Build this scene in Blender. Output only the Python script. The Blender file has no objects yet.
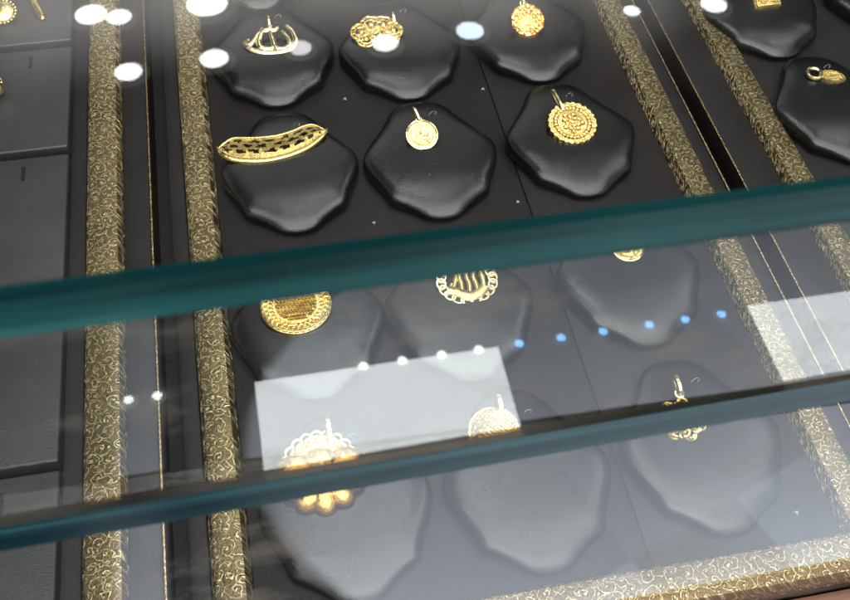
import bpy, bmesh, math, random
from mathutils import Vector, Matrix
random.seed(7)
S = 0.08                       # one unit of the layout = the 8 cm pitch of the pads
PI = math.pi
sc = bpy.context.scene
col = sc.collection

# ------------------------------------------------------------------ camera geometry (solved from the photo)
F, CX, CY = 1020.92, 425.0, 300.0
RIGHT = Vector((0.98186624, -0.18801916, 0.02423799))
DOWN = Vector((-0.13433053, -0.78024534, -0.61087847))
FWD = Vector((0.13376843, 0.59654505, -0.79135328))
CAM = Vector((-0.14888358, -6.94089028, 5.03945860))
def ray(u, v): return RIGHT * ((u - CX) / F) + DOWN * ((v - CY) / F) + FWD
def P(u, v, z=0.0):
    d = ray(u, v); return CAM + d * ((z - CAM.z) / d.z)

# ------------------------------------------------------------------ node helpers
def new_mat(name):
    m = bpy.data.materials.new(name); m.use_nodes = True
    nt = m.node_tree; nt.nodes.clear()
    return m, nt
class N:
    def __init__(s, nt): s.nt = nt
    def __call__(s, t, **kw):
        n = s.nt.nodes.new(t)
        for k, v in kw.items():
            if k.startswith('i_'):
                n.inputs[int(k[2:])].default_value = v
            else: setattr(n, k, v)
        return n
    def link(s, a, b): s.nt.links.new(a, b)
    def val(s, x, sock):
        if isinstance(x, (int, float)): sock.default_value = x
        else: s.link(x, sock)
    def math(s, op, a, b=0.0, clamp=False):
        n = s.nt.nodes.new('ShaderNodeMath'); n.operation = op; n.use_clamp = clamp
        s.val(a, n.inputs[0]); s.val(b, n.inputs[1]); return n.outputs[0]
    def pos(s, scale=(1, 1, 1)):
        g = s.nt.nodes.new('ShaderNodeNewGeometry')
        m = s.nt.nodes.new('ShaderNodeVectorMath'); m.operation = 'MULTIPLY'
        s.link(g.outputs['Position'], m.inputs[0]); m.inputs[1].default_value = tuple(c / S for c in scale)
        return m.outputs[0]
    def noise(s, vec, scale, detail=3, rough=.5):
        n = s.nt.nodes.new('ShaderNodeTexNoise'); s.link(vec, n.inputs['Vector'])
        n.inputs['Scale'].default_value = scale; n.inputs['Detail'].default_value = detail; n.inputs['Roughness'].default_value = rough
        return n.outputs[0]
    def smooth(s, x, a, b):
        n = s.nt.nodes.new('ShaderNodeMapRange'); n.interpolation_type = 'SMOOTHSTEP'
        s.link(x, n.inputs[0]); n.inputs[1].default_value = a; n.inputs[2].default_value = b; return n.outputs[0]
    def mix(s, f, a, b):
        n = s.nt.nodes.new('ShaderNodeMix'); n.data_type = 'RGBA'
        s.val(f, n.inputs[0])
        for x, k in ((a, 6), (b, 7)):
            if isinstance(x, tuple): n.inputs[k].default_value = (*x, 1)
            else: s.link(x, n.inputs[k])
        return n.outputs[2]
    def bump(s, h, strength, dist):
        n = s.nt.nodes.new('ShaderNodeBump'); s.link(h, n.inputs['Height'])
        n.inputs['Strength'].default_value = strength; n.inputs['Distance'].default_value = dist * S; return n.outputs[0]
    def out(s, sh):
        o = s.nt.nodes.new('ShaderNodeOutputMaterial'); s.link(sh, o.inputs[0])

def leather(name, c1, c2, rough, grain=34, streak=0.0, bumpd=.006, spec=.5, ior=1.5):
    m, nt = new_mat(name); n = N(nt); p = n.pos()
    v = n('ShaderNodeTexVoronoi', feature='F1'); n.link(p, v.inputs['Vector']); v.inputs['Scale'].default_value = grain
    big = n.noise(p, 2.2, 4, .6)
    fine = n.noise(n.pos((30, 150, 60)), 1.0, 3, .6)
    h = n.math('ADD', n.math('MULTIPLY', v.outputs['Distance'], 1 - streak * .5), n.math('MULTIPLY', fine, .5 + streak))
    b = n('ShaderNodeBsdfPrincipled')
    n.link(n.mix(n.smooth(big, .3, .7), c1, c2), b.inputs['Base Color'])
    r = n.math('ADD', n.math('MULTIPLY', n.noise(p, 5, 4, .6), .16), rough - .08)
    n.link(r, b.inputs['Roughness'])
    b.inputs['Specular IOR Level'].default_value = spec; b.inputs['IOR'].default_value = ior
    n.link(n.bump(h, .55, bumpd), b.inputs['Normal'])
    n.out(b.outputs[0]); return m

def gold(name, colr, rough, bump=.004, bscale=30, dark=None):
    m, nt = new_mat(name); n = N(nt); p = n.pos()
    b = n('ShaderNodeBsdfPrincipled'); b.inputs['Metallic'].default_value = 1
    nz = n.noise(p, bscale, 3, .6)
    d = dark or tuple(c * .72 for c in colr)
    n.link(n.mix(n.smooth(nz, .35, .65), d, colr), b.inputs['Base Color'])
    n.link(n.math('ADD', n.math('MULTIPLY', n.noise(p, 9, 3), .2), rough - .1), b.inputs['Roughness'])
    n.link(n.bump(nz, .6, bump), b.inputs['Normal'])
    n.out(b.outputs[0]); return m

def scroll_gold(name):
    """embossed gilt foil: a curl in every Voronoi cell"""
    m, nt = new_mat(name); n = N(nt)
    sca = 12.5
    sp_ = n('ShaderNodeSeparateXYZ'); n.link(n.pos((sca, sca, sca)), sp_.inputs[0])
    cb_ = n('ShaderNodeCombineXYZ'); n.link(n.math('ADD', sp_.outputs[0], n.math('MULTIPLY', sp_.outputs[2], .9)), cb_.inputs[0])
    n.link(n.math('SUBTRACT', sp_.outputs[1], n.math('MULTIPLY', sp_.outputs[2], .9)), cb_.inputs[1]); p = cb_.outputs[0]
    wob = n('ShaderNodeTexNoise'); n.link(p, wob.inputs['Vector']); wob.inputs['Scale'].default_value = 1.3; wob.inputs['Detail'].default_value = 2
    sub = n('ShaderNodeVectorMath', operation='SUBTRACT'); n.link(wob.outputs['Color'], sub.inputs[0]); sub.inputs[1].default_value = (.5, .5, .5)
    scl = n('ShaderNodeVectorMath', operation='MULTIPLY'); n.link(sub.outputs[0], scl.inputs[0]); scl.inputs[1].default_value = (.7, .7, 0)
    add = n('ShaderNodeVectorMath', operation='ADD'); n.link(p, add.inputs[0]); n.link(scl.outputs[0], add.inputs[1])
    pw = add.outputs[0]
    def layer(voff, k, w):
        o = n('ShaderNodeVectorMath', operation='ADD'); n.link(pw, o.inputs[0]); o.inputs[1].default_value = voff
        v = n('ShaderNodeTexVoronoi', voronoi_dimensions='2D', feature='F1'); n.link(o.outputs[0], v.inputs['Vector']); v.inputs['Scale'].default_value = 1; v.inputs['Randomness'].default_value = .85
        l = n('ShaderNodeVectorMath', operation='SUBTRACT'); n.link(o.outputs[0], l.inputs[0]); n.link(v.outputs['Position'], l.inputs[1])
        xyz = n('ShaderNodeSeparateXYZ'); n.link(l.outputs[0], xyz.inputs[0])
        rgb = n('ShaderNodeSeparateColor'); n.link(v.outputs['Color'], rgb.inputs[0])
        th = n.math('DIVIDE', n.math('ARCTAN2', xyz.outputs[1], xyz.outputs[0]), 2 * PI)
        sign = n.math('SUBTRACT', n.math('MULTIPLY', n.math('GREATER_THAN', rgb.outputs[0], .5), 2.0), 1.0)
        r = v.outputs['Distance']
        ph = n.math('FRACT', n.math('ADD', n.math('ADD', n.math('MULTIPLY', th, sign), n.math('MULTIPLY', r, k)), rgb.outputs[1]))
        a = n.math('ABSOLUTE', n.math('SUBTRACT', ph, .5))
        line = n.math('SUBTRACT', 1.0, n.smooth(a, w * .45, w))
        core = n.math('SUBTRACT', 1.0, n.smooth(r, .07, .14))
        return n.math('MAXIMUM', line, core)
    ln = n.math('MAXIMUM', layer((0, 0, 0), 2.2, .125), n.math('MULTIPLY', layer((13.37, 5.61, 0), 1.5, .06), .8))
    fine = n.noise(n.pos(), 70, 2)
    wear = n.noise(n.pos(), 3, 4, .6)
    b = n('ShaderNodeBsdfPrincipled'); b.inputs['Metallic'].default_value = .88
    ground = n.mix(n.smooth(wear, .3, .7), (.17, .122, .058), (.27, .20, .098))
    n.link(n.mix(ln, ground, (.86, .71, .40)), b.inputs['Base Color'])
    n.link(n.math('ADD', n.math('MULTIPLY', fine, .2), .2), b.inputs['Roughness'])
    n.link(n.bump(n.math('ADD', ln, n.math('MULTIPLY', fine, .25)), .9, .014), b.inputs['Normal'])
    n.out(b.outputs[0]); return m

def pane_mat(name, f0, tint, smudge=0.0):
    """thin clear glass: straight-through light plus an angle-dependent mirror"""
    m, nt = new_mat(name); n = N(nt)
    g = n('ShaderNodeNewGeometry')
    d = n('ShaderNodeVectorMath', operation='DOT_PRODUCT'); n.link(g.outputs['Incoming'], d.inputs[0]); n.link(g.outputs['True Normal'], d.inputs[1])
    c = n.math('ABSOLUTE', d.outputs['Value'])
    k = n.math('POWER', n.math('SUBTRACT', 1.0, c, True), 5.0)
    fr = n.math('ADD', n.math('MULTIPLY', k, (1 - f0) if f0 else 0.0), f0, True)
    t = n('ShaderNodeBsdfTransparent'); t.inputs[0].default_value = (*tint, 1)
    gl = n('ShaderNodeBsdfAnisotropic') if False else n('ShaderNodeBsdfGlossy')
    gl.inputs['Roughness'].default_value = 0.0
    gl.inputs['Color'].default_value = (1, 1, 1, 1)
    mx = n('ShaderNodeMixShader'); n.link(fr, mx.inputs[0]); n.link(t.outputs[0], mx.inputs[1]); n.link(gl.outputs[0], mx.inputs[2])
    if not smudge: n.out(mx.outputs[0]); return m
    sm = n.noise(n.pos((1.6, 1.6, 2.4)), 1.0, 6, .62)        # finger marks and dust film
    df = n('ShaderNodeBsdfDiffuse'); df.inputs[0].default_value = (.30, .27, .23, 1)
    m2 = n('ShaderNodeMixShader'); n.link(n.math('MULTIPLY', n.smooth(sm, .52, .72), smudge), m2.inputs[0])
    n.link(mx.outputs[0], m2.inputs[1]); n.link(df.outputs[0], m2.inputs[2])
    n.out(m2.outputs[0]); return m

def edge_mat(name, dark, mid, light, clear, spec=.22):
    m, nt = new_mat(name); n = N(nt)
    st = n.noise(n.pos((.3, 1, 11)), 1.0, 3, .55)
    blk = n.noise(n.pos((.9, 0, .5)), 1.0, 2, .4)  # lighter and darker blocks painted in for reflections along the edge
    f = n.math('ADD', n.math('MULTIPLY', st, .7), n.math('MULTIPLY', blk, .3))
    c = n.mix(n.smooth(f, .36, .56), dark, mid)
    c = n.mix(n.math('MULTIPLY', n.smooth(f, .54, .64), .9), c, light)
    b = n('ShaderNodeBsdfPrincipled'); n.link(c, b.inputs['Base Color'])
    b.inputs['Roughness'].default_value = .22; b.inputs['Specular IOR Level'].default_value = spec
    t = n('ShaderNodeBsdfTransparent'); t.inputs[0].default_value = (.4, .7, .72, 1)
    mx = n('ShaderNodeMixShader'); mx.inputs[0].default_value = clear
    n.link(b.outputs[0], mx.inputs[1]); n.link(t.outputs[0], mx.inputs[2])
    n.out(mx.outputs[0]); return m

def wood_mat():
    m, nt = new_mat('brown_wood'); n = N(nt)
    g = n.noise(n.pos((.6, 9, 9)), 1.0, 5, .6)
    b = n('ShaderNodeBsdfPrincipled'); n.link(n.mix(n.smooth(g, .3, .7), (.12, .05, .032), (.26, .125, .085)), b.inputs['Base Color'])
    b.inputs['Roughness'].default_value = .4
    n.link(n.bump(g, .3, .01), b.inputs['Normal']); n.out(b.outputs[0]); return m

def clear_mat():
    m, nt = new_mat('clear_plastic'); n = N(nt)
    b = n('ShaderNodeBsdfPrincipled'); b.inputs['Base Color'].default_value = (.5, .5, .5, 1); b.inputs['Roughness'].default_value = .12
    t = n('ShaderNodeBsdfTransparent'); mx = n('ShaderNodeMixShader')
    w = n.noise(n.pos(), 40, 2); n.link(n.smooth(w, .3, .8), mx.inputs[0])
    n.link(b.outputs[0], mx.inputs[1]); n.link(t.outputs[0], mx.inputs[2]); n.out(mx.outputs[0]); return m

M = dict(
    bed=leather('bed_leatherette', (.0078, .0056, .0051), (.0125, .0094, .0087), .5, 75, .6, .003, .3),
    pad=leather('pad_leatherette', (.004, .0036, .0037), (.0065, .006, .0062), .25, 95, .45, .0016, .65, 1.5),
    stand=leather('stand_leatherette', (.022, .021, .022), (.032, .031, .0325), .4, 80, .95, .003, .7),
    board=leather('board_card', (.004, .004, .004), (.007, .007, .007), .7),
    dark=leather('slot_dark', (.002, .002, .002), (.004, .004, .004), .8),
    floor=leather('case_floor', (.006, .005, .005), (.011, .009, .008), .6),
    gold=gold('yellow_gold', (.98, .76, .30), .28, .004, 34),
    gold_sparkle=gold('cut_gold', (1.0, .78, .34), .24, .012, 46, (.62, .42, .12)),
    gold_deep=gold('deep_gold', (1.0, .72, .27), .25, .010, 24, (.75, .46, .12)),
    gold_pale=gold('pale_gold', (1.0, .84, .48), .22, .003, 30),
    gold_orange=gold('orange_gold', (1.0, .62, .17), .26, .012, 20, (.7, .34, .06)),
    foil=scroll_gold('embossed_gilt_foil'),
    hem=gold('gilt_edge', (.62, .48, .26), .3, .01, 60, (.2, .14, .07)),
    top_pane=pane_mat('top_pane_glass', .06, (.985, .995, .99), .008),
    shelf_pane=pane_mat('shelf_pane_glass', .08, (.985, .995, .99)),
    front_pane=pane_mat('front_pane_glass', .08, (.985, .995, .995), .34),
    edge_top=edge_mat('top_edge_glass', (.004, .030, .032), (.014, .085, .088), (.04, .155, .16), .10),
    edge_shelf=edge_mat('shelf_edge_glass', (.002, .024, .032), (.008, .05, .062), (.045, .13, .15), .10),
    edge_arris=edge_mat('edge_arris_glass', (.003, .022, .024), (.006, .036, .038), (.02, .08, .085), .25, 0.0),
    chamfer=pane_mat('chamfer_glass', .025, (.56, .49, .40)),  # brown tint stands in for gold reflected on the bevel
    clear_glass=pane_mat('inner_glass_face', 0.0, (.985, .995, .99)),
    wood=wood_mat(), clear=clear_mat(),
)

# ------------------------------------------------------------------ mesh helpers
class MB:
    def __init__(s): s.bm = bmesh.new()
    def box(s, x0, x1, y0, y1, z0, z1, bev=0.0, seg=2):
        g = bmesh.ops.create_cube(s.bm, size=1)
        for v in g['verts']:
            v.co = Vector((x0 + (v.co.x + .5) * (x1 - x0), y0 + (v.co.y + .5) * (y1 - y0), z0 + (v.co.z + .5) * (z1 - z0)))
        if bev:
            ed = {e for v in g['verts'] for e in v.link_edges}
            bmesh.ops.bevel(s.bm, geom=list(ed), offset=bev, segments=seg, affect='EDGES', profile=.5)
        return s
    def prism(s, pts, z0, z1, inset=0.0, bev=0.0):
        """pts: outline in xy; top face inset a little when asked"""
        n = len(pts)
        cx = sum(p[0] for p in pts) / n; cy = sum(p[1] for p in pts) / n
        def ring(z, k): return [s.bm.verts.new((cx + (p[0] - cx) * k, cy + (p[1] - cy) * k, z)) for p in pts]
        rs = [ring(z0, 1)]
        if bev: rs.append(ring(z1 - bev, 1)); rs.append(ring(z1, 1 - inset))
        else: rs.append(ring(z1, 1 - inset))
        for a, b in zip(rs, rs[1:]):
            for i in range(n): s.bm.faces.new((a[i], a[(i + 1) % n], b[(i + 1) % n], b[i]))
        s.bm.faces.new(rs[0][::-1]); s.bm.faces.new(rs[-1]); return s
    def extrude_x(s, prof, x0, x1):
        a = [s.bm.verts.new((x0, y, z)) for y, z in prof]; b = [s.bm.verts.new((x1, y, z)) for y, z in prof]
        n = len(prof)
        for i in range(n): s.bm.faces.new((a[i], a[(i + 1) % n], b[(i + 1) % n], b[i]))
        s.bm.faces.new(a[::-1]); s.bm.faces.new(b); return s
    def tube(s, pts, r, closed=False, n=7, flat=1.0):
        pts = [Vector(p) for p in pts]; m = len(pts); rings = []
        for i, p in enumerate(pts):
            a = pts[(i - 1) % m] if closed or i else p
            b = pts[(i + 1) % m] if closed or i < m - 1 else p
            t = (b - a).normalized() if (b - a).length > 1e-9 else Vector((1, 0, 0))
            up = Vector((0, 0, 1)) if abs(t.z) < .9 else Vector((0, 1, 0))
            e1 = t.cross(up).normalized(); e2 = e1.cross(t).normalized()
            rr = r[i] if isinstance(r, (list, tuple)) else r
            rings.append([s.bm.verts.new(p + e1 * math.cos(q) * rr + e2 * math.sin(q) * rr * flat) for q in [2 * PI * k / n for k in range(n)]])
        for i in range(m if closed else m - 1):
            A, B = rings[i], rings[(i + 1) % m]
            for k in range(n): s.bm.faces.new((A[k], A[(k + 1) % n], B[(k + 1) % n], B[k]))
        if not closed: s.bm.faces.new(rings[0][::-1]); s.bm.faces.new(rings[-1])
        return s
    def ring(s, c, r, w, n=24, flat=1.0, axis='z', k=7, ry=None, rot=0):
        pts = []
        ry = ry or r
        for i in range(n):
            a = 2 * PI * i / n; x, y = r * math.cos(a), ry * math.sin(a)
            x, y = x * math.cos(rot) - y * math.sin(rot), x * math.sin(rot) + y * math.cos(rot)
            d = {'z': (x, y, 0), 'x': (0, x, y), 'y': (x, 0, y)}[axis]
            pts.append((c[0] + d[0], c[1] + d[1], c[2] + d[2]))
        return s.tube(pts, w, True, k, flat)
    def ball(s, c, r, flat=1.0, u=10, v=7):
        bmesh.ops.create_uvsphere(s.bm, u_segments=u, v_segments=v, radius=1, matrix=Matrix.Translation(c) @ Matrix.Diagonal((r, r, r * flat, 1)))
        return s
    def lathe(s, prof, c=(0, 0, 0), n=40, fn=None):
        """prof: (radius, z) from the rim inwards; fn(angle) scales the radius"""
        fn = fn or (lambda a: 1)
        rs = []
        for r, z in prof:
            rs.append([s.bm.verts.new((c[0] + r * fn(a) * math.cos(a), c[1] + r * fn(a) * math.sin(a), c[2] + z)) for a in [2 * PI * i / n for i in range(n)]])
        for A, B in zip(rs, rs[1:]):
            for i in range(n): s.bm.faces.new((A[i], A[(i + 1) % n], B[(i + 1) % n], B[i]))
        s.bm.faces.new(rs[0][::-1]); s.bm.faces.new(rs[-1]); return s
    def build(s, name, mat, parent=None, origin=(0, 0, 0), smooth=True, **tags):
        bmesh.ops.recalc_face_normals(s.bm, faces=s.bm.faces)
        me = bpy.data.meshes.new(name)
        if any(origin): bmesh.ops.translate(s.bm, verts=s.bm.verts, vec=-Vector(origin))
        s.bm.to_mesh(me); s.bm.free()
        me.materials.append(mat)
        if smooth:
            me.polygons.foreach_set('use_smooth', [True] * len(me.polygons)); me.set_sharp_from_angle(angle=math.radians(40))
        o = bpy.data.objects.new(name, me); col.objects.link(o)
        if parent: o.parent = parent
        else: o.location = origin
        for k, v in tags.items(): o[k] = v
        return o
def thing(name, label, cat, loc=(0, 0, 0), rot=(0, 0, 0), group=None):
    o = bpy.data.objects.new(name, None); col.objects.link(o)
    o.location = loc; o.rotation_euler = rot; o['label'] = label; o['category'] = cat
    o.empty_display_size = .01
    if group: o['group'] = group
    return o
def copy_thing(root, loc, label):
    r = root.copy(); col.objects.link(r); r.location = loc; r['label'] = label
    for ch in list(root.children):
        c = ch.copy(); col.objects.link(c); c.parent = r
        for g in list(ch.children):
            d = g.copy(); col.objects.link(d); d.parent = c
    return r
def spline(pts, n, closed=True):
    m = len(pts); out = []
    segs = m if closed else m - 1
    for i in range(segs):
        g = lambda k: pts[k % m] if closed else pts[max(0, min(m - 1, k))]
        p0, p1, p2, p3 = g(i - 1), g(i), g(i + 1), g(i + 2)
        for j in range(n):
            t = j / n
            out.append(tuple(.5 * (2 * b + (c - a) * t + (2 * a - 5 * b + 4 * c - d) * t * t + (3 * b - a - 3 * c + d) * t ** 3) for a, b, c, d in zip(p0, p1, p2, p3)))
    if not closed: out.append(pts[-1])
    return out

# ------------------------------------------------------------------ the case floor and the wooden front rail
f = MB().box(-6, 9, -5.52, 4.5, -.36, -.26).build('case_floor', M['floor']); f['kind'] = 'structure'
t = thing('counter_rail', 'reddish brown wooden rail of the counter along the front of the trays', 'rail', (1.5, -5.43, -.26))
MB().box(-6, 9, -5.50, -5.365, -.258, .0, .012).build('rail', M['wood'], t, t.location)
MB().box(-6, 9, -5.52, -5.503, -.258, -.02, .006).build('lip', M['hem'], t, t.location)

# ------------------------------------------------------------------ display trays
def band_y(mb, x0, x1, y0, y1, h=.085):    # runs along y, soft bevelled sides
    w = x1 - x0
    prof = [(x0, .0), (x0 + .012, h * .7), (x0 + .03, h * .95), (x0 + .06, h), (x1 - .06, h), (x1 - .03, h * .95), (x1 - .012, h * .7), (x1, .0)]
    a = [mb.bm.verts.new((x, y0, z)) for x, z in prof]; b = [mb.bm.verts.new((x, y1, z)) for x, z in prof]
    n = len(prof)
    for i in range(n): mb.bm.faces.new((a[i], a[(i + 1) % n], b[(i + 1) % n], b[i]))
    mb.bm.faces.new(a[::-1]); mb.bm.faces.new(b); return mb
def band_x(mb, x0, x1, y0, y1, h=.087):
    prof = [(y0, .0), (y0 + .012, h * .7), (y0 + .03, h * .95), (y0 + .06, h), (y1 - .06, h), (y1 - .03, h * .95), (y1 - .012, h * .7), (y1, .0)]
    return mb.extrude_x(prof, x0, x1)
def tray(label, xo0, xb0, xi0, xi1, xb1, xo1, seams=(), hems=(1, 1)):
    """outer edge, band outer, band inner ... along x"""
    y0, yi0, yi1, y1 = -5.335, -5.085, 2.9, 3.12
    t = thing('display_tray', label, 'tray', ((xo0 + xo1) / 2, -1.1, -.255), group='display trays side by side')
    o = t.location
    MB().box(xo0, xo1, y0, y1, -.254, -.004, .01).build('base', M['bed'], t, o)
    bed = MB()
    xs = [xi0] + [s for s in seams] + [xi1]
    for a, b in zip(xs, xs[1:]): bed.box(a + .003, b - .003, yi0, yi1, -.003, .014, .008)
    bed.build('liner', M['bed'], t, o)
    for a, b in ((xb0, xi0), (xi1, xb1)):
        band_y(MB(), a, b, yi0 + .001, yi1 - .001).build('gilt_band', M['foil'], t, o)
    for a, b in ((y0, yi0), (yi1, y1)):
        band_x(MB(), xb0, xb1, a, b).build('gilt_band', M['foil'], t, o)
    for a, b, e in ((xo0, xb0, xo0), (xb1, xo1, xo1)):
        if abs(b - a) > .03:
            MB().box(a + .014 if e == a else a + .001, b - .001 if e == a else b - .014, y0, y1, -.003, .03, .01).build('margin', M['bed'], t, o)
            if hems[0 if e == a else 1]:
                MB().box(*((e, e + .013) if e == a else (e - .013, e)), y0, y1, -.003, .036, .004).build('gilt_hem', M['hem'], t, o)
    return t
tray('black tray of stepped display blocks with a gilt border', -4.2, -3.95, -3.73, -1.36, -1.12, -.935)
tray('black tray with a gilt border holding four rows of gold pendants', -.83, -.715, -.51, 2.612, 2.815, 2.93, (1.54,), (0, 1))
tray('black tray with a gilt border holding the oval gold tag', 3.045, 3.33, 3.54, 6.66, 6.87, 7.1, ())

# ------------------------------------------------------------------ stepped blocks in the first tray
def stand(yf, yb, label):
    x0, x1 = -2.06, -1.462
    t = thing('display_block', label, 'display block', ((x0 + x1) / 2, (yf + yb) / 2, .015), group='stepped display blocks')
    o = t.location
    b = MB().extrude_x([(yf, .016), (yf + .012, .135), (yb - .01, .1), (yb - .01, .016)], x0, x1)
    bmesh.ops.bevel(b.bm, geom=list(b.bm.edges), offset=.016, segments=3, affect='EDGES', profile=.6)
    b.build('block', M['stand'], t, o)
    ys = yb - .14; zs = .1 + .05 * (.13 / (yb - yf))
    MB().box(-1.765, -1.745, ys - .09, ys + .03, zs - .02, zs + .013, .004).build('slot', M['dark'], t, o)
    return t
fr = [P(79, 38, .15).y, P(75, 145, .15).y, P(70, 282, .15).y, P(65, 461, .15).y]
pitch = (fr[0] - fr[3]) / 3
fr = [fr[0] + pitch] + fr + [fr[3] - pitch * .93]
bl = ['display block at the far end of the stepped row, holding the curved gold hook', 'display block second from the far end of the stepped row, under a gold stud',
      'display block just behind the green edge of the counter top', 'display block crossed by the green edge of the counter top',
      'display block nearest the front in the stepped row, crossed by the shelf edge']
for i in range(5): stand(fr[i + 1] + .006, fr[i] - .006, bl[i])

# ------------------------------------------------------------------ pads
HALF = [(0, 0), (.1, .018), (.178, .076), (.25, .128), (.33, .182), (.366, .276), (.43, .41), (.464, .525), (.455, .61), (.39, .715), (.315, .82), (.255, .92), (.21, 1.01), (.15, 1.08), (.075, 1.11)]
OUT = HALF + [(0, 1.115)] + [(-x, y) for x, y in reversed(HALF[1:])]
OUT = spline(OUT, 4)
def pad_mesh(prof, cy=.52, bent=False):
    mb = MB(); rs = []
    for k, z in prof:
        r = []
        for x, y in OUT:
            px_, py_ = x * k, cy + (y - cy) * k
            zz = z
            if bent and z > .03:      # the top rolls down towards the tip and, less, towards the neck
                lift = .062 * (1 - (1 - min(1, max(0, py_) / .44)) ** 2) - .03 * max(0, (py_ - .7) / .4) ** 2
                zz = z + lift * min(1, (z - .03) / .016)
            r.append(mb.bm.verts.new((px_, py_, zz)))
        rs.append(r)
    n = len(OUT)
    for A, B in zip(rs, rs[1:]):
        for i in range(n): mb.bm.faces.new((A[i], A[(i + 1) % n], B[(i + 1) % n], B[i]))
    mb.bm.faces.new(rs[0][::-1]); mb.bm.faces.new(rs[-1]); return mb
def make_pad(loc, label):
    t = thing('pendant_pad', label, 'display pad', loc, group='bust shaped pads for pendants')
    pad_mesh([(.965, .001), (.965, .008)]).build('board', M['board'], t)
    prof = [(.95, .009), (.97, .014), (.99, .022), (1.0, .03), (1.0, .035), (.996, .0395), (.988, .044), (.975, .049), (.955, .0545), (.93, .0595), (.9, .064), (.86, .068), (.8, .0715), (.72, .074), (.62, .0755), (.5, .076), (.4, .076), (.3, .076), (.2, .076), (.1, .076), (.03, .076)]
    pad_mesh(prof, .52, True).build('cushion', M['pad'], t)
    MB().tube(spline([(.05, .9, .12), (.075, .915, .14), (.1, .92, .145), (.11, .91, .135), (.085, .9, .12)], 4, False), .0016, n=5).build('wire_loop', M['clear'], t)
    return t
ZB = .015
pads = [   # pixel of the tip, label
    ((280, 109), 'black bust pad under the openwork calligraphy pendant'),
    ((413, 102), 'black bust pad under the pendant of clustered rosettes'),
    ((545, 84), 'black bust pad under the faceted deep gold disc pendant'),
    ((300, 235), 'black bust pad under the long pierced crescent pendant'),
    ((446, 221), 'black bust pad under the small rimmed coin pendant'),
    ((592, 199), 'black bust pad under the toothed sun pendant'),
    ((320, 404), 'black bust pad under the large oval medallion crossed by the counter edge'),
    ((478, 385), 'black bust pad under the pendant bordered with wire loops'),
    ((655, 349), 'black bust pad under the small half hidden medallion'),
    ((362, 607), 'black bust pad under the scalloped orange gold pendant'),
    ((553, 577), 'black bust pad under the domed filigree pendant'),
    ((735, 538), 'black bust pad under the twisted wire pendant'),
    ((262, 12), 'black bust pad showing only its tip behind the calligraphy pendant'),
    ((383, 0), 'black bust pad at the far edge behind the rosette cluster pendant'),
    ((785, 60), 'black bust pad under the rectangular gold plaque'),
    ((866, 165), 'black bust pad under the oval gold tag with its ring'),
]
base = None
for (u, v), lab in pads:
    q = P(u, v - 2, .05); loc = (q.x, q.y, ZB)
    if base is None: base = make_pad(loc, lab)
    else: copy_thing(base, loc, lab)
copy_thing(base, (4.93, -1.28, ZB), 'black bust pad beside the rectangular plaque, only its lobe showing')
copy_thing(base, (4.06, -3.80, ZB), 'black bust pad in front of the oval tag, crossed by the counter edge')

# ------------------------------------------------------------------ pendants
PENDS = []
class Pend:
    """a flat pendant plane through a pixel, tilted towards the front; px() maps the photo into the plane"""
    def __init__(s, name, label, u, v, z, tilt=0, cat='pendant', group='gold pendants on the pads', rz=0):
        s.o = P(u, v, z); s.m = Matrix.Rotation(rz, 3, 'Z') @ Matrix.Rotation(math.radians(tilt), 3, 'X')
        s.t = thing(name, label, cat, s.o, s.m.to_euler(), group)
        s.inv = s.m.inverted(); PENDS.append(s)
    def px(s, u, v, h=0.0):
        nrm = s.m @ Vector((0, 0, 1)); d = ray(u, v); o = s.o
        k = (o - CAM).dot(nrm) / d.dot(nrm); q = s.inv @ (CAM + d * k - o)
        return Vector((q.x, q.y, h))
    def line(s, pts, h=0.0, n=5, closed=False):
        return spline([tuple(s.px(u, v, h)) for u, v in pts], n, closed)
def bail(pd, x, y, length, w=.022, ang=0.0):
    """a strap loop standing up from the pendant's top"""
    mb = MB(); c, sn = math.cos(ang), math.sin(ang)
    pts = []
    for i in range(14):
        a = 2 * PI * i / 14; r = length / 2
        yy = r * math.cos(a) + r * .85; zz = w * .9 * math.sin(a) + .01
        pts.append((x - yy * sn, y + yy * c, zz))
    mb.tube(pts, w * .5, True, 6)
    mb.ring((x, y + .0, .008), w * .7, w * .25, 14)
    return mb.build('bail', M['gold_pale'], pd.t)

# 1 openwork calligraphy
pd = Pend('calligraphy_pendant', 'openwork gold calligraphy pendant of curved strokes over a boat shaped base', 270, 40, .2, 14)
mb = MB()
for st, w in (([(244, 41), (247, 46), (254, 50), (265, 52.5), (277, 52.5), (287, 50), (294, 45), (296, 38), (292, 30), (286, 25)], .017),
              ([(282, 31), (288, 37), (290, 43), (286, 48), (279, 48.5), (275, 46), (273, 40), (271, 33), (269, 25)], .015),
              ([(275, 44), (272, 48), (266, 48.5), (260, 46), (259, 40), (261, 33), (262, 30)], .015),
              ([(261, 31), (257, 35), (254, 40), (250, 44), (247, 43), (248, 39)], .013),
              ([(261, 28), (264, 30.5), (269, 29), (274, 30), (278, 27)], .014)):
    L = pd.line(st); k = len(L)
    mb.tube(L, [1.45 * w * (.6 + .45 * math.sin(PI * min(1, max(0, (i + 2) / (k + 3))))) for i in range(k)], n=8, flat=.45)
mb.build('strokes', M['gold_pale'], pd.t)
q = pd.px(269.5, 25); bail(pd, q.x, q.y - .01, .09, .022)

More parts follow.
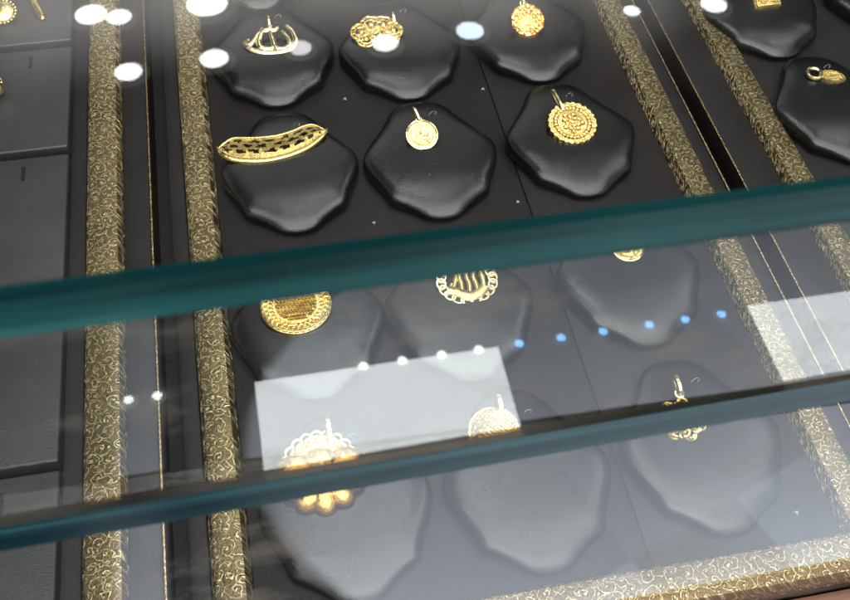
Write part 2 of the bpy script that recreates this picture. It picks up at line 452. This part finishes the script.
# 2 clustered rosettes
pd = Pend('rosette_pendant', 'gold pendant made of small clustered rosettes with a bail at its corner', 378, 32, .2, 14)
for (u, v, r) in ((361, 33, .075), (371, 26, .08), (383, 26, .08), (393, 31, .07), (366, 40, .07), (380, 36, .08), (391, 39, .06)):
    c = pd.px(u, v); mb = MB()
    mb.ring((c.x, c.y, .006), r, .012, 22)
    mb.ring((c.x, c.y, .01), r * .62, .009, 18)
    for i in range(7):
        a = 2 * PI * i / 7; mb.ring((c.x + r * .8 * math.cos(a), c.y + r * .8 * math.sin(a), .012), r * .22, .007, 10, k=5)
    mb.ball((c.x, c.y, .014), r * .36, .6)
    mb.build('rosette', M['gold_sparkle'], pd.t)
q = pd.px(394, 23); bail(pd, q.x, q.y, .09, .03)

# 3 faceted disc
pd = Pend('disc_pendant', 'deep gold faceted disc pendant with hammered facets and a pale bail', 527, 21, .27, 30)
R = (pd.px(545, 21) - pd.px(509, 21)).length / 2
mb = MB().lathe([(R, -.012), (R, .0), (R * .93, .02), (R * .86, .012), (R * .5, .02), (R * .1, .026)], n=44, fn=lambda a: 1 + .02 * math.cos(a * 11))
mb.build('disc', M['gold_deep'], pd.t)
mb = MB()
for i in range(34):
    a = i * 2.39996; r = R * .84 * math.sqrt((i + .5) / 34)
    mb.ball((r * math.cos(a), r * math.sin(a), .022), random.uniform(.014, .024), random.uniform(.4, .9), 6, 4)
mb.build('facets', M['gold_deep'], pd.t, smooth=False)
bail(pd, -.01, R, .09, .03)

# 4 pierced crescent
pd = Pend('crescent_pendant', 'long pierced gold crescent pendant with pointed ends lying slantwise', 270, 146, .2, 5)
top = pd.line([(217, 151), (224, 145), (233, 140), (246, 139.5), (262, 139), (278, 137), (293, 132.5), (305, 127.5), (315, 126.5), (328, 132.5)], n=6)
bot = pd.line([(217, 151), (224, 157), (235, 161.5), (250, 163), (266, 162.5), (282, 159.5), (296, 155), (308, 149.5), (319, 141.5), (328, 132.5)], n=6)
nn = len(top)
tap = lambda r0: [r0 * min(1, .25 + min(i, nn - 1 - i) / 6) for i in range(nn)]
mb = MB().tube([(x, y, .012) for x, y, z in top], tap(.010), n=7)
mb.tube([(x, y, .012) for x, y, z in bot], tap(.018), n=8)
mb.build('border', M['gold'], pd.t)
rows = 13; mb = MB(); rnd = random.Random(5); g = []
for j in range(nn):
    a, b = Vector(top[j]), Vector(bot[j])
    g.append([mb.bm.verts.new(a.lerp(b, (r + (rnd.uniform(-.38, .38) if 0 < r < rows else 0)) / rows) + Vector((0, 0, .010 + .016 * math.sin(PI * (r / rows))))) for r in range(rows + 1)])
for j in range(nn - 1):
    for r in range(rows):
        gr, b_ = divmod(r - 1, 3); a_ = (j + gr * 3) % 6; flip = ((j + gr * 3) // 6 + gr) % 2
        wd = (1 if b_ == (0 if flip else 1) else 2)
        if 3 < j < nn - 5 and 0 <= gr < 3 and b_ < 2 and abs(a_ - 2) <= wd - (rnd.random() < .35): continue
        q4 = (g[j][r], g[j + 1][r], g[j + 1][r + 1], g[j][r + 1])
        if all((q4[k].co - q4[(k + 1) % 4].co).length > 1e-5 for k in range(4)): mb.bm.faces.new(q4)
bmesh.ops.solidify(mb.bm, geom=list(mb.bm.faces), thickness=.008)
mb.build('pierced_plate', M['gold'], pd.t)
mb = MB()
for k in range(0, nn, 1):
    mb.ball((bot[k][0], bot[k][1] + .02, .018), .010 * min(1, .3 + min(k, nn - 1 - k) / 8), .8, 6, 4)
mb.build('beading', M['gold'], pd.t)

# round coins share a builder
def coin(pd, R, rim_mat, face_mat, relief, seed):
    rnd = random.Random(seed)
    MB().lathe([(R * .9, -.012), (R * .9, .004), (R * .1, .006)], n=48).build('face', face_mat, pd.t)
    MB().ring((0, 0, .002), R * .93, R * .085, 48, 1.0).build('rim', rim_mat, pd.t)
    mb = MB().ring((0, 0, .008), R * .68, R * .035, 36, k=5)
    for i in range(relief):
        a = rnd.uniform(0, 2 * PI); r = R * .55 * math.sqrt(rnd.random()); l = rnd.uniform(.15, .4) * R; b = rnd.uniform(0, PI)
        mb.tube([(r * math.cos(a) + l * t * math.cos(b + t), r * math.sin(a) + l * t * math.sin(b + t), .008) for t in (-.5, 0, .5)], R * .04, n=5)
    mb.build('relief', face_mat, pd.t)
# 5 small coin
pd = Pend('coin_pendant', 'small round gold coin pendant with a bright polished rim', 422, 135, .25, 24)
R = (pd.px(438.5, 135) - pd.px(405.5, 135)).length / 2
coin(pd, R, M['gold_pale'], M['gold'], 16, 3)
bail(pd, -.005, R, .10, .024, .28)
# 6 sun
pd = Pend('sun_pendant', 'round gold sun pendant with a toothed edge and a tall straight bail', 572, 124, .205, 14)
R = (pd.px(597, 125) - pd.px(547, 125)).length / 2
mb = MB().lathe([(R, -.01), (R * .98, .008), (R * .8, .012), (R * .78, .004), (R * .6, .006), (R * .58, .018), (R * .1, .024)], n=120, fn=lambda a: 1)
mb.bm.free(); mb = MB()
mb.lathe([(R * .88, -.01), (R * .87, .008), (R * .62, .008), (R * .58, .02), (R * .1, .026)], n=60)
mb.build('disc', M['gold'], pd.t)
for i in range(24):
    a = 2 * PI * i / 24; c, s_ = math.cos(a), math.sin(a)
    mb = MB().prism([(R * .74 * c + .028 * s_, R * .74 * s_ - .028 * c), (R * .93 * c + .03 * s_, R * .93 * s_ - .03 * c), (R * 1.02 * c, R * 1.02 * s_), (R * .93 * c - .03 * s_, R * .93 * s_ + .03 * c), (R * .74 * c - .028 * s_, R * .74 * s_ + .028 * c)], -.006, .018, .25, .01)
    mb.build('tooth', M['gold_sparkle'], pd.t)
mb = MB()
for i in range(30):
    a = 2 * PI * i / 30; mb.ball((R * .68 * math.cos(a), R * .68 * math.sin(a), .016), .017, .8, 6, 4)
for i in range(16):
    a = i * 2.4; r = R * .44 * math.sqrt(i / 16); mb.ball((r * math.cos(a), r * math.sin(a), .026), .02, .7, 6, 4)
mb.build('beading', M['gold_sparkle'], pd.t)
q = pd.px(562, 111); bail(pd, q.x, q.y, .2, .026, .2)
# 7 large oval medallion
pd = Pend('oval_medallion', 'large oval gold medallion with a woven centre and pierced rim behind the counter edge', 296, 305, .215, 10)
rx = (pd.px(331, 303) - pd.px(262, 308)).length / 2; ry = rx * .93
el = lambda k, z, n=72: [(rx * k * math.cos(2 * PI * i / n), ry * k * math.sin(2 * PI * i / n), z) for i in range(n)]
MB().prism([(x, y) for x, y, z in el(.62, 0)], -.006, .016, .04, .008).build('centre', M['gold'], pd.t)
mb = MB()
for j in range(-5, 6):
    y = j * ry * .105; hw = rx * .58 * math.sqrt(max(0, 1 - (y / (ry * .6)) ** 2))
    k = 22
    if hw > .03: mb.tube([(-hw + 2 * hw * i / k, y + .004 * (-1) ** i, .02 + .004 * (-1) ** (i + j)) for i in range(k + 1)], .0085, n=5)
mb.build('weave', M['gold_pale'], pd.t)
mb = MB().tube(el(.97, .0), .02, True, 8).tube(el(.65, .01), .011, True, 6)
mb.build('rim', M['gold'], pd.t)
mb = MB()
for i in range(34):
    a = 2 * PI * i / 34
    for k, r in ((.88, .024), (.75, .02)):
        a2 = a + (0 if k > .8 else PI / 34)
        mb.ring((rx * k * math.cos(a2), ry * k * math.sin(a2), .012), r, .0085, 10, k=5)
        mb.ball((rx * (k - .06) * math.cos(a2 + .09), ry * (k - .06) * math.sin(a2 + .09), .016), .01, 1, 5, 4)
mb.build('lacework', M['gold_sparkle'], pd.t)
bail(pd, .0, ry, .12, .03)
# 8 loops and letters
pd = Pend('loop_border_pendant', 'openwork gold calligraphy pendant bordered with a chain of wire loops', 467, 281, .2, 8)
rx = (pd.px(496, 279) - pd.px(437, 286)).length / 2; ry = rx * .86
mb = MB()
for i in range(18):
    a = 2 * PI * i / 18
    mb.ring((rx * .88 * math.cos(a), ry * .88 * math.sin(a), .0), .036, .0095, 14, k=6, ry=.026, rot=a + PI / 2)
mb.build('loop_border', M['gold_pale'], pd.t)
mb = MB()
for st, w in (([(447, 291), (455, 292), (464, 295), (472, 296), (480, 293), (485, 287)], .034), ([(453, 289), (455, 282), (456, 275), (457, 269)], .0135), ([(462, 292), (461, 284), (459, 277), (459, 270)], .015),
              ([(470, 293), (469, 284), (466, 276), (466, 268)], .015), ([(478, 291), (476, 284), (473, 276), (474, 269)], .015), ([(484, 287), (483, 280), (481, 274), (481, 270)], .017), ([(462, 296), (467, 299), (474, 298)], .02), ([(449, 291), (452, 284)], .012)):
    L = pd.line(st, .006); mb.tube(L, w, n=8, flat=.45)
mb.build('letters', M['gold'], pd.t)
bail(pd, .0, ry, .11, .026)
# 9 small medallion
pd = Pend('small_medallion', 'small round gold medallion half hidden behind the counter edge', 627.5, 247, .205, 12)
R = (pd.px(644.5, 247) - pd.px(610.5, 247)).length / 2
coin(pd, R, M['gold_pale'], M['gold_sparkle'], 22, 9)
bail(pd, 0, R, .1, .024)
# 10 scalloped deep gold
pd = Pend('scalloped_pendant', 'scalloped orange gold pendant with polished petals, cut by the shelf edge', 321, 470, .215, 16)
rx = (pd.px(355, 468) - pd.px(286, 474)).length / 2; ry = rx * .98
sp = lambda k, z, n=120: [(rx * k * (1 + .045 * abs(math.cos(5.5 * a))) * math.cos(a), ry * k * (1 + .045 * abs(math.cos(5.5 * a))) * math.sin(a), z) for a in [2 * PI * i / n for i in range(n)]]
MB().prism([(x, y) for x, y, z in sp(.9, 0)], -.012, .006, .03, .004).build('plate', M['gold_deep'], pd.t)
MB().tube(sp(.94, .004), .016, True, 7).build('scalloped_rim', M['gold_pale'], pd.t)
for i in range(11):
    a = 2 * PI * i / 11 + .14
    if math.sin(a) > .15: continue
    mb = MB(); mb.ball((0, 0, 0), 1, 1, 14, 9)
    for v in mb.bm.verts:
        x, y, z = v.co; x *= .125; y *= .085; z *= .05
        x += rx * .66; v.co = Vector((x * math.cos(a) - y * math.sin(a), (x * math.sin(a) + y * math.cos(a)), z + .008))
    mb.build('petal', M['gold_orange'], pd.t)
mb = MB().ball((0, 0, .01), .12, .4, 20, 10)
for i in range(16): a = 2 * PI * i / 16; mb.ball((.16 * math.cos(a), .16 * math.sin(a), .014), .017, 1, 7, 5)
mb.build('boss', M['gold_sparkle'], pd.t)
mb = MB()
for i in range(9):
    a = PI * (.12 + .76 * i / 8); mb.ring((rx * 1.0 * math.cos(a), ry * 1.0 * math.sin(a), .006), .032, .008, 12, k=5)
    for k in (.8, .58): mb.ring((rx * k * math.cos(a), ry * k * math.sin(a), .012), .034, .009, 12, k=5)
mb.build('lacework', M['gold'], pd.t)
q = pd.px(331, 443); bail(pd, q.x, q.y, .14, .04)
# 11 domed filigree
pd = Pend('filigree_dome_pendant', 'domed gold filigree pendant of fine lattice with a wide bail', 494, 432, .21, 10)
rx = (pd.px(521, 428) - pd.px(471, 434)).length / 2; ry = rx * 1.0
mb = MB()
dome = lambda x, y: .008 + .05 * max(0, 1 - (x / rx) ** 2 - (y / ry) ** 2)
for j in range(-6, 7):
    for sw in (0, 1):
        L = []
        for i in range(25):
            tt = -1 + 2 * i / 24; off = j / 7.0
            a, b = (tt, off)
            x, y = (a + b) * .5 * 1.35, (a - b) * .5 * 1.35
            if sw: x = -x
            if x * x + y * y < .88: L.append((x * rx, y * ry, dome(x * rx, y * ry)))
        if len(L) > 2: mb.tube(L, .0075, n=5)
for i in range(40):
    a = i * 2.4; r = .9 * math.sqrt(i / 40); x, y = r * rx * math.cos(a), r * ry * math.sin(a)
    mb.ball((x, y, dome(x, y) + .006), .011, 1, 5, 4)
mb.build('lattice', M['gold'], pd.t)
MB().ring((0, 0, .004), rx * .96, .014, 40, ry=ry * .96).build('rim', M['gold'], pd.t)
mb = MB()
for i in range(9):
    a = PI + PI * (i + .5) / 9; mb.ball((rx * 1.03 * math.cos(a), ry * 1.03 * math.sin(a), .004), .02, .8, 8, 5)
mb.build('beading', M['gold_sparkle'], pd.t)
q = pd.px(501, 414); bail(pd, q.x, q.y, .12, .04)
# 12 twisted wire
pd = Pend('wire_pendant', 'small gold pendant of twisted wire curls under a tapered bail', 682, 420, .2, 10)
rx = (pd.px(702, 418) - pd.px(661, 423)).length / 2; ry = rx * .95
mb = MB()
for a0 in range(7):
    a = 2 * PI * a0 / 7; L = []
    for i in range(22):
        tt = i / 21; r = .042 * (1 - tt * .7); ph = a + tt * 7
        L.append((rx * .58 * math.cos(a) + r * math.cos(ph), ry * .58 * math.sin(a) + r * math.sin(ph), .008 + .008 * tt))
    mb.tube(L, .0095, n=5)
    mb.ring((rx * .86 * math.cos(a + .4), ry * .86 * math.sin(a + .4), .004), .034, .008, 12, k=5)
mb.build('curls', M['gold'], pd.t)
mb = MB().tube([(rx * (.95 + .05 * math.cos(9 * a)) * math.cos(a), ry * (.95 + .05 * math.cos(9 * a)) * math.sin(a), .004 + .006 * math.sin(14 * a)) for a in [2 * PI * i / 90 for i in range(90)]], .0105, True, 6)
mb.build('rim', M['gold_pale'], pd.t)
q = pd.px(679, 394); bail(pd, q.x, q.y, .12, .034)
# 13 oval tag lying on its side with a ring
pd = Pend('oval_tag', 'flat oval gold tag lying sideways with a pale split ring', 831, 77, .2, 6)
a, b = pd.px(818, 74), pd.px(846, 80); ang = math.atan2(b.y - a.y, b.x - a.x); L = (b - a).length / 2
mb = MB(); c = (a + b) / 2
pts = [(c.x + L * math.cos(q) * math.cos(ang) - L * .55 * math.sin(q) * math.sin(ang), c.y + L * math.cos(q) * math.sin(ang) + L * .55 * math.sin(q) * math.cos(ang)) for q in [2 * PI * i / 40 for i in range(40)]]
mb.prism(pts, -.012, .012, .06, .008).build('plate', M['gold'], pd.t)
MB().tube([(x * .8 + c.x * .2, y * .8 + c.y * .2, .013) for x, y in pts], .009, True, 6).tube([(c.x + L * t_ * math.cos(ang + .4), c.y + L * t_ * math.sin(ang + .4), .013) for t_ in (-.4, 0, .4)], .012, n=6).build('relief', M['gold_sparkle'], pd.t)
q = pd.px(813.5, 74.5, .008); MB().ring((q.x, q.y, .012), .052, .014, 22).build('ring', M['gold_pale'], pd.t)
# 14 rectangular plaque
pd = Pend('rectangular_plaque', 'small rectangular gold plaque pendant with a raised patterned face', 765, 0, .2, 12)
c0 = [pd.px(u, v) for u, v in ((751, -6), (777, -9), (782, 6), (755, 10))]
MB().prism([(q.x, q.y) for q in c0], -.012, .012, .08, .008).build('plate', M['gold_sparkle'], pd.t)
cc = sum(c0, Vector()) / 4; mb = MB()
mb.tube([(cc.x + (q.x - cc.x) * .82, cc.y + (q.y - cc.y) * .82, .014) for q in c0], .012, True, 6)
for i in range(9): mb.ball((cc.x + random.uniform(-.06, .06), cc.y + random.uniform(-.04, .04), .014), .018, .7, 6, 4)
mb.build('relief', M['gold'], pd.t)
# earrings on the blocks
pd = Pend('gold_stud', 'bright yellow gold oval stud at the far edge of the stepped blocks', 2, 12, .2, 20, 'earring', 'gold pieces on the stepped blocks')
MB().ball((0, 0, 0), .1, .35, 24, 12).build('dome', M['gold'], pd.t)
mb = MB()
for i in range(22): aa = 2 * PI * i / 22; mb.ball((.1 * math.cos(aa), .1 * math.sin(aa), 0), .014, 1, 6, 4)
mb.build('beading', M['gold_sparkle'], pd.t)
pd = Pend('gold_hook', 'thin curved gold hook earring on the farthest stepped block', 38, 9, .22, 10, 'earring', 'gold pieces on the stepped blocks')
L = pd.line([(31, -6), (34, 2), (38, 10), (42, 17), (44, 19)]); MB().tube(L, [.012 + .018 * math.sin(PI * i / (len(L) - 1)) for i in range(len(L))], n=8, flat=.6).build('hook', M['gold_deep'], pd.t)
MB().ball(tuple(pd.px(31, -6)), .024).build('bead', M['gold'], pd.t)
pd = Pend('gold_bead_earring', 'small gold bead earring, on the second stepped block, cut by the frame', -2, 90, .2, 10, 'earring', 'gold pieces on the stepped blocks')
MB().ball((0, 0, .02), .05, 1, 16, 10).build('bead', M['gold_pale'], pd.t); MB().ring((0, .06, .015), .03, .008, 16).build('ring', M['gold_pale'], pd.t)

bpy.context.view_layer.update()
REST = {'calligraphy_pendant': .137, 'gold_stud': .13, 'gold_hook': .13, 'gold_bead_earring': .13}
for pd in PENDS:              # let each one touch what it lies on
    zs = min((pd.m @ v.co + pd.t.location).z for ch in pd.t.children for v in ch.data.vertices)
    o = pd.t.location.copy(); dz = REST.get(pd.t.name, .135) - zs
    pd.t.location = o + (CAM - o) * (dz / (CAM.z - o.z))
# ------------------------------------------------------------------ clear plastic pins in the liner
pins = [((345, 98), 'tiny clear plastic pin in the liner between the calligraphy and rosette pads'), ((374, 222), 'tiny clear plastic pin in the liner between the crescent and coin pads'),
        ((304, 252), 'tiny clear plastic pin in the liner just in front of the crescent pad'), ((483, 88), 'tiny clear plastic pin in the liner between the rosette and disc pads'),
        ((518, 201), 'tiny clear plastic pin in the liner between the coin and sun pads'), ((797, 512), 'tiny clear plastic pin in the liner beside the twisted wire pendant pad')]
for (u, v), lab in pins:
    q = P(u, v, .03); t = thing('plastic_pin', lab, 'pin', (q.x, q.y, .014), (0, 0, random.uniform(0, 3)), 'clear plastic pins in the liner')
    mb = MB().ball((0, 0, .010), .010, .8, 8, 5); mb.build('head', M['clear'], t)
    mb = MB()
    for i in range(3): a = 2 * PI * i / 3; mb.tube([(0, 0, .010), (.015 * math.cos(a), .015 * math.sin(a), .005)], .0024, n=5)
    mb.build('prongs', M['clear'], t)

# ------------------------------------------------------------------ the glass of the case
def two_faced(o, up):   # the outer face mirrors, the inner faces only let the light through
    o.data.materials.append(M['clear_glass'])
    for p in o.data.polygons: p.material_index = 0 if p.normal.dot(Vector(up)) > .9 else 1
def slab(name, label, x0, x1, yf, yb, zt, th, pm, em, cm, yaw=0.0, c=.018):
    t = thing(name, label, 'glass', ((x0 + x1) / 2, yf, zt - th), (0, 0, yaw)); o = t.location
    d_ = c + .002                            # c: the ground chamfer along the front arris
    mb = MB().extrude_x([(yf + d_, zt - th), (yb, zt - th), (yb, zt), (yf + d_, zt)], x0, x1)
    two_faced(mb.build('pane', pm, t, o, smooth=False), (0, 0, 1))
    mb = MB().extrude_x([(yf, zt - th + c), (yf, zt - c), (yf + d_ - .0005, zt - c), (yf + d_ - .0005, zt - th + c)], x0, x1)
    mb.build('polished_edge', em, t, o, smooth=False)
    mb = MB()
    mb.extrude_x([(yf, zt - c + .0005), (yf + c, zt - .0005), (yf + d_ - .0005, zt - .0005), (yf + d_ - .0005, zt - c + .0005)], x0, x1)
    mb.extrude_x([(yf, zt - th + c - .0005), (yf + d_ - .0005, zt - th + c - .0005), (yf + d_ - .0005, zt - th + .0005), (yf + c, zt - th + .0005)], x0, x1)
    mb.build('chamfer', cm, t, o, smooth=False)
    return t
slab('glass_counter_top', 'clear glass counter top with the upper green edge crossing the photo', -6, 9, -5.43, 4.3, 3.28, .178, M['top_pane'], M['edge_top'], M['edge_arris'], .004)
slab('glass_shelf', 'clear glass shelf below the counter top with the lower darker green edge', -6, 9, -5.372, P(345, 262, 2.2).y, 2.213, .2, M['shelf_pane'], M['edge_shelf'], M['chamfer'], .018, .024)
for lab, z0, z1 in (('upright clear glass front between the shelf edge and the counter top', 2.216, 3.098), ('upright clear glass front below the shelf edge, over the front trays', .002, 2.009)):
    t = thing('front_glass', lab, 'glass', (1.5, -5.38, z0))
    two_faced(MB().box(-6, 9, -5.360, -5.338, z0, z1).build('pane', M['front_pane'], t, t.location, smooth=False), (0, -1, 0))

# ------------------------------------------------------------------ scale the layout to metres
for me in bpy.data.meshes: me.transform(Matrix.Scale(S, 4))
for o in bpy.data.objects: o.location = o.location * S

# ------------------------------------------------------------------ lamps (reflected ceiling lamps, plus added unseen fill panels and glow discs)
H = 25.0
def area(name, shape, x, y, z, sx, sy, radiance, colr, spread=180):
    l = bpy.data.lights.new(name, 'AREA'); l.shape = shape; l.size = sx * S; l.size_y = sy * S
    A = sx * sy * S * S * (PI / 4 if shape in ('DISK', 'ELLIPSE') else 1)
    l.energy = radiance * PI * A; l.color = colr; l.spread = math.radians(spread)
    o = bpy.data.objects.new(name, l); col.objects.link(o); o.location = (x * S, y * S, z * S); return o
area('ceiling_or_fill_panel', 'RECTANGLE', 2.33, 7.1, H, 7.44, 6.2, 8.0, (.96, .98, 1.0))
area('ceiling_or_fill_panel', 'RECTANGLE', 18.0, 7.2, H, 7.5, 6.4, 7.0, (.96, .98, 1.0))
area('ceiling_or_fill_panel', 'RECTANGLE', 3.0, -6.5, H + .3, 30, 13, 4.8, (1.0, .99, .97))  # added wide fill lamp, out of view, to brighten the pad tips
for x, y, d, r, cl in ((-4.46, 22.35, .95, 16, (1, .99, .97)), (-1.49, 22.6, 1.0, 16, (1, .99, .97)), (1.56, 22.7, .8, 9, (1, .98, .95)), (4.6, 22.5, .95, 14, (1, .99, .97)), (7.78, 22.7, 1.0, 15, (.72, .86, 1)),
                       (14.04, 22.9, .62, 15, (.9, .96, 1)), (17.26, 22.8, 1.0, 15, (.9, .96, 1)), (-5.75, 25.8, 1.15, 15, (1, .99, .97)), (-4.75, 25.5, .9, 14, (1, .99, .97)), (-1.55, 25.8, 1.5, 15, (1, .99, .97))):
    area('ceiling_spot_lamp', 'DISK', x, y, H, d, d, r, cl)
    area('added_spot_halo', 'DISK', x, y, H + .1, d * 1.5, d * 1.5, .4, cl)  # dim disc added behind each spot to give it a glow
area('ceiling_or_fill_panel', 'RECTANGLE', 3.0, -21.5, H + .3, 30, 16, 5.6, (1, .985, .96))  # added fill lamp behind the camera, lights the front edges of the pads
for k, x in enumerate((1.86, 3.04, 4.25, 5.4, 6.67, 7.99, 9.34, 10.84, 12.02, 13.22, -5.02, -4.2)):
    b = 4 <= k <= 9
    area('added_led_halo', 'DISK', x, 10.08, H - .1, .5, .5, .8, (.2, .5, 1.0) if b else (.95, .97, 1.0))  # larger dim disc added above each diode for a soft glow
    area('led_lamp', 'DISK', x, 10.08, H - .2, .27, .27, 17, (.16, .44, 1.0) if b else (.95, .97, 1.0))

# ------------------------------------------------------------------ the shop around it, as environment light
w = bpy.data.worlds.new('World'); sc.world = w; w.use_nodes = True
nt = w.node_tree; nt.nodes.clear(); n = N(nt)
tc = n('ShaderNodeTexCoord'); sx = n('ShaderNodeSeparateXYZ'); n.link(tc.outputs['Generated'], sx.inputs[0])
X, Y, Z = sx.outputs
down = n.math('MAXIMUM', n.math('MULTIPLY', Z, -1.0), .02)
xz = n.math('DIVIDE', X, down); yz = n.math('DIVIDE', Y, down)
def comb(a, b):
    c = n('ShaderNodeCombineXYZ'); n.link(a, c.inputs[0]); n.link(b, c.inputs[1]); return c.outputs[0]
nz = n.noise(comb(xz, yz), 2.6, 3, .5)
# light floor in front of the counter, with the dark shape of someone standing at its side
bx = n.math('ADD', xz, n.math('MULTIPLY', n.math('SUBTRACT', nz, .5), .03))
bx = n.math('SUBTRACT', bx, n.math('MULTIPLY', n.math('POWER', n.math('ABSOLUTE', n.math('ADD', yz, .57)), 2.0), 3.0))
fl = n.smooth(bx, -.078, -.058)
strip_ = n.math('MULTIPLY', n.smooth(xz, -.215, -.2), n.math('SUBTRACT', 1.0, n.smooth(xz, -.165, -.15)))
tl = n('ShaderNodeTexWhiteNoise', noise_dimensions='2D'); cell = n('ShaderNodeVectorMath', operation='FLOOR')
rotv = n('ShaderNodeVectorRotate', rotation_type='Z_AXIS'); n.link(comb(xz, yz), rotv.inputs['Vector']); rotv.inputs['Angle'].default_value = .35
scv = n('ShaderNodeVectorMath', operation='MULTIPLY'); n.link(rotv.outputs[0], scv.inputs[0]); scv.inputs[1].default_value = (7, 4, 1)
n.link(scv.outputs[0], cell.inputs[0]); n.link(cell.outputs[0], tl.inputs[0])
nearf = n.smooth(yz, -.95, -.35)
fb = n.math('MULTIPLY', n.math('ADD', .75, n.math('MULTIPLY', nearf, .72)), n.math('ADD', n.math('ADD', .6, n.math('MULTIPLY', nz, .5)), n.math('MULTIPLY', tl.outputs[0], .28)))
floor_v = n.math('ADD', n.math('MULTIPLY', n.math('MAXIMUM', fl, n.math('MULTIPLY', strip_, .8)), fb), .06)
lower = n.math('SUBTRACT', 1.0, n.smooth(Z, -.12, .0))
# upper half: dark ahead, lighter shop behind
back = n.smooth(n.math('MULTIPLY', Y, -1.0), -.1, .8)
haze_ = n.noise(tc.outputs['Generated'], 3.0, 3, .5)
ahead = n.math('MULTIPLY', n.math('MULTIPLY', n.smooth(Z, .44, .53), n.math('SUBTRACT', 1.0, n.smooth(Z, .565, .635))), n.math('MULTIPLY', n.smooth(haze_, .36, .64), 2.6))
up_v = n.math('ADD', n.math('ADD', n.math('MULTIPLY', back, .5), .015), ahead)
val = n.math('ADD', n.math('MULTIPLY', lower, floor_v), n.math('MULTIPLY', n.math('SUBTRACT', 1.0, lower), up_v))
bg = n('ShaderNodeBackground')
cl = n.mix(lower, (1.0, .97, .93), (.86, .94, 1.06))
n.link(cl, bg.inputs[0]); n.link(val, bg.inputs[1])
o = n('ShaderNodeOutputWorld'); n.link(bg.outputs[0], o.inputs[0])

# ------------------------------------------------------------------ camera
cam = bpy.data.cameras.new('camera'); co = bpy.data.objects.new('camera', cam); col.objects.link(co)
rm = Matrix((RIGHT, -DOWN, -FWD)).transposed()
co.matrix_world = Matrix.Translation(CAM * S) @ rm.to_4x4()
cam.sensor_width = 36; cam.sensor_fit = 'HORIZONTAL'; cam.lens = 36 * F / 850
cam.clip_start = .005; cam.clip_end = 50
cam.dof.use_dof = True; cam.dof.focus_distance = 6.1 * S; cam.dof.aperture_fstop = 21
sc.camera = co
sc.view_settings.view_transform = 'Standard'; sc.view_settings.look = 'None'
sc.view_settings.exposure = 0; sc.view_settings.gamma = 1
sc.render.engine = 'CYCLES'
c = sc.cycles
c.transparent_max_bounces = 32; c.max_bounces = 8; c.glossy_bounces = 5; c.diffuse_bounces = 3
c.use_denoising = True; c.caustics_reflective = False; c.sample_clamp_indirect = 6
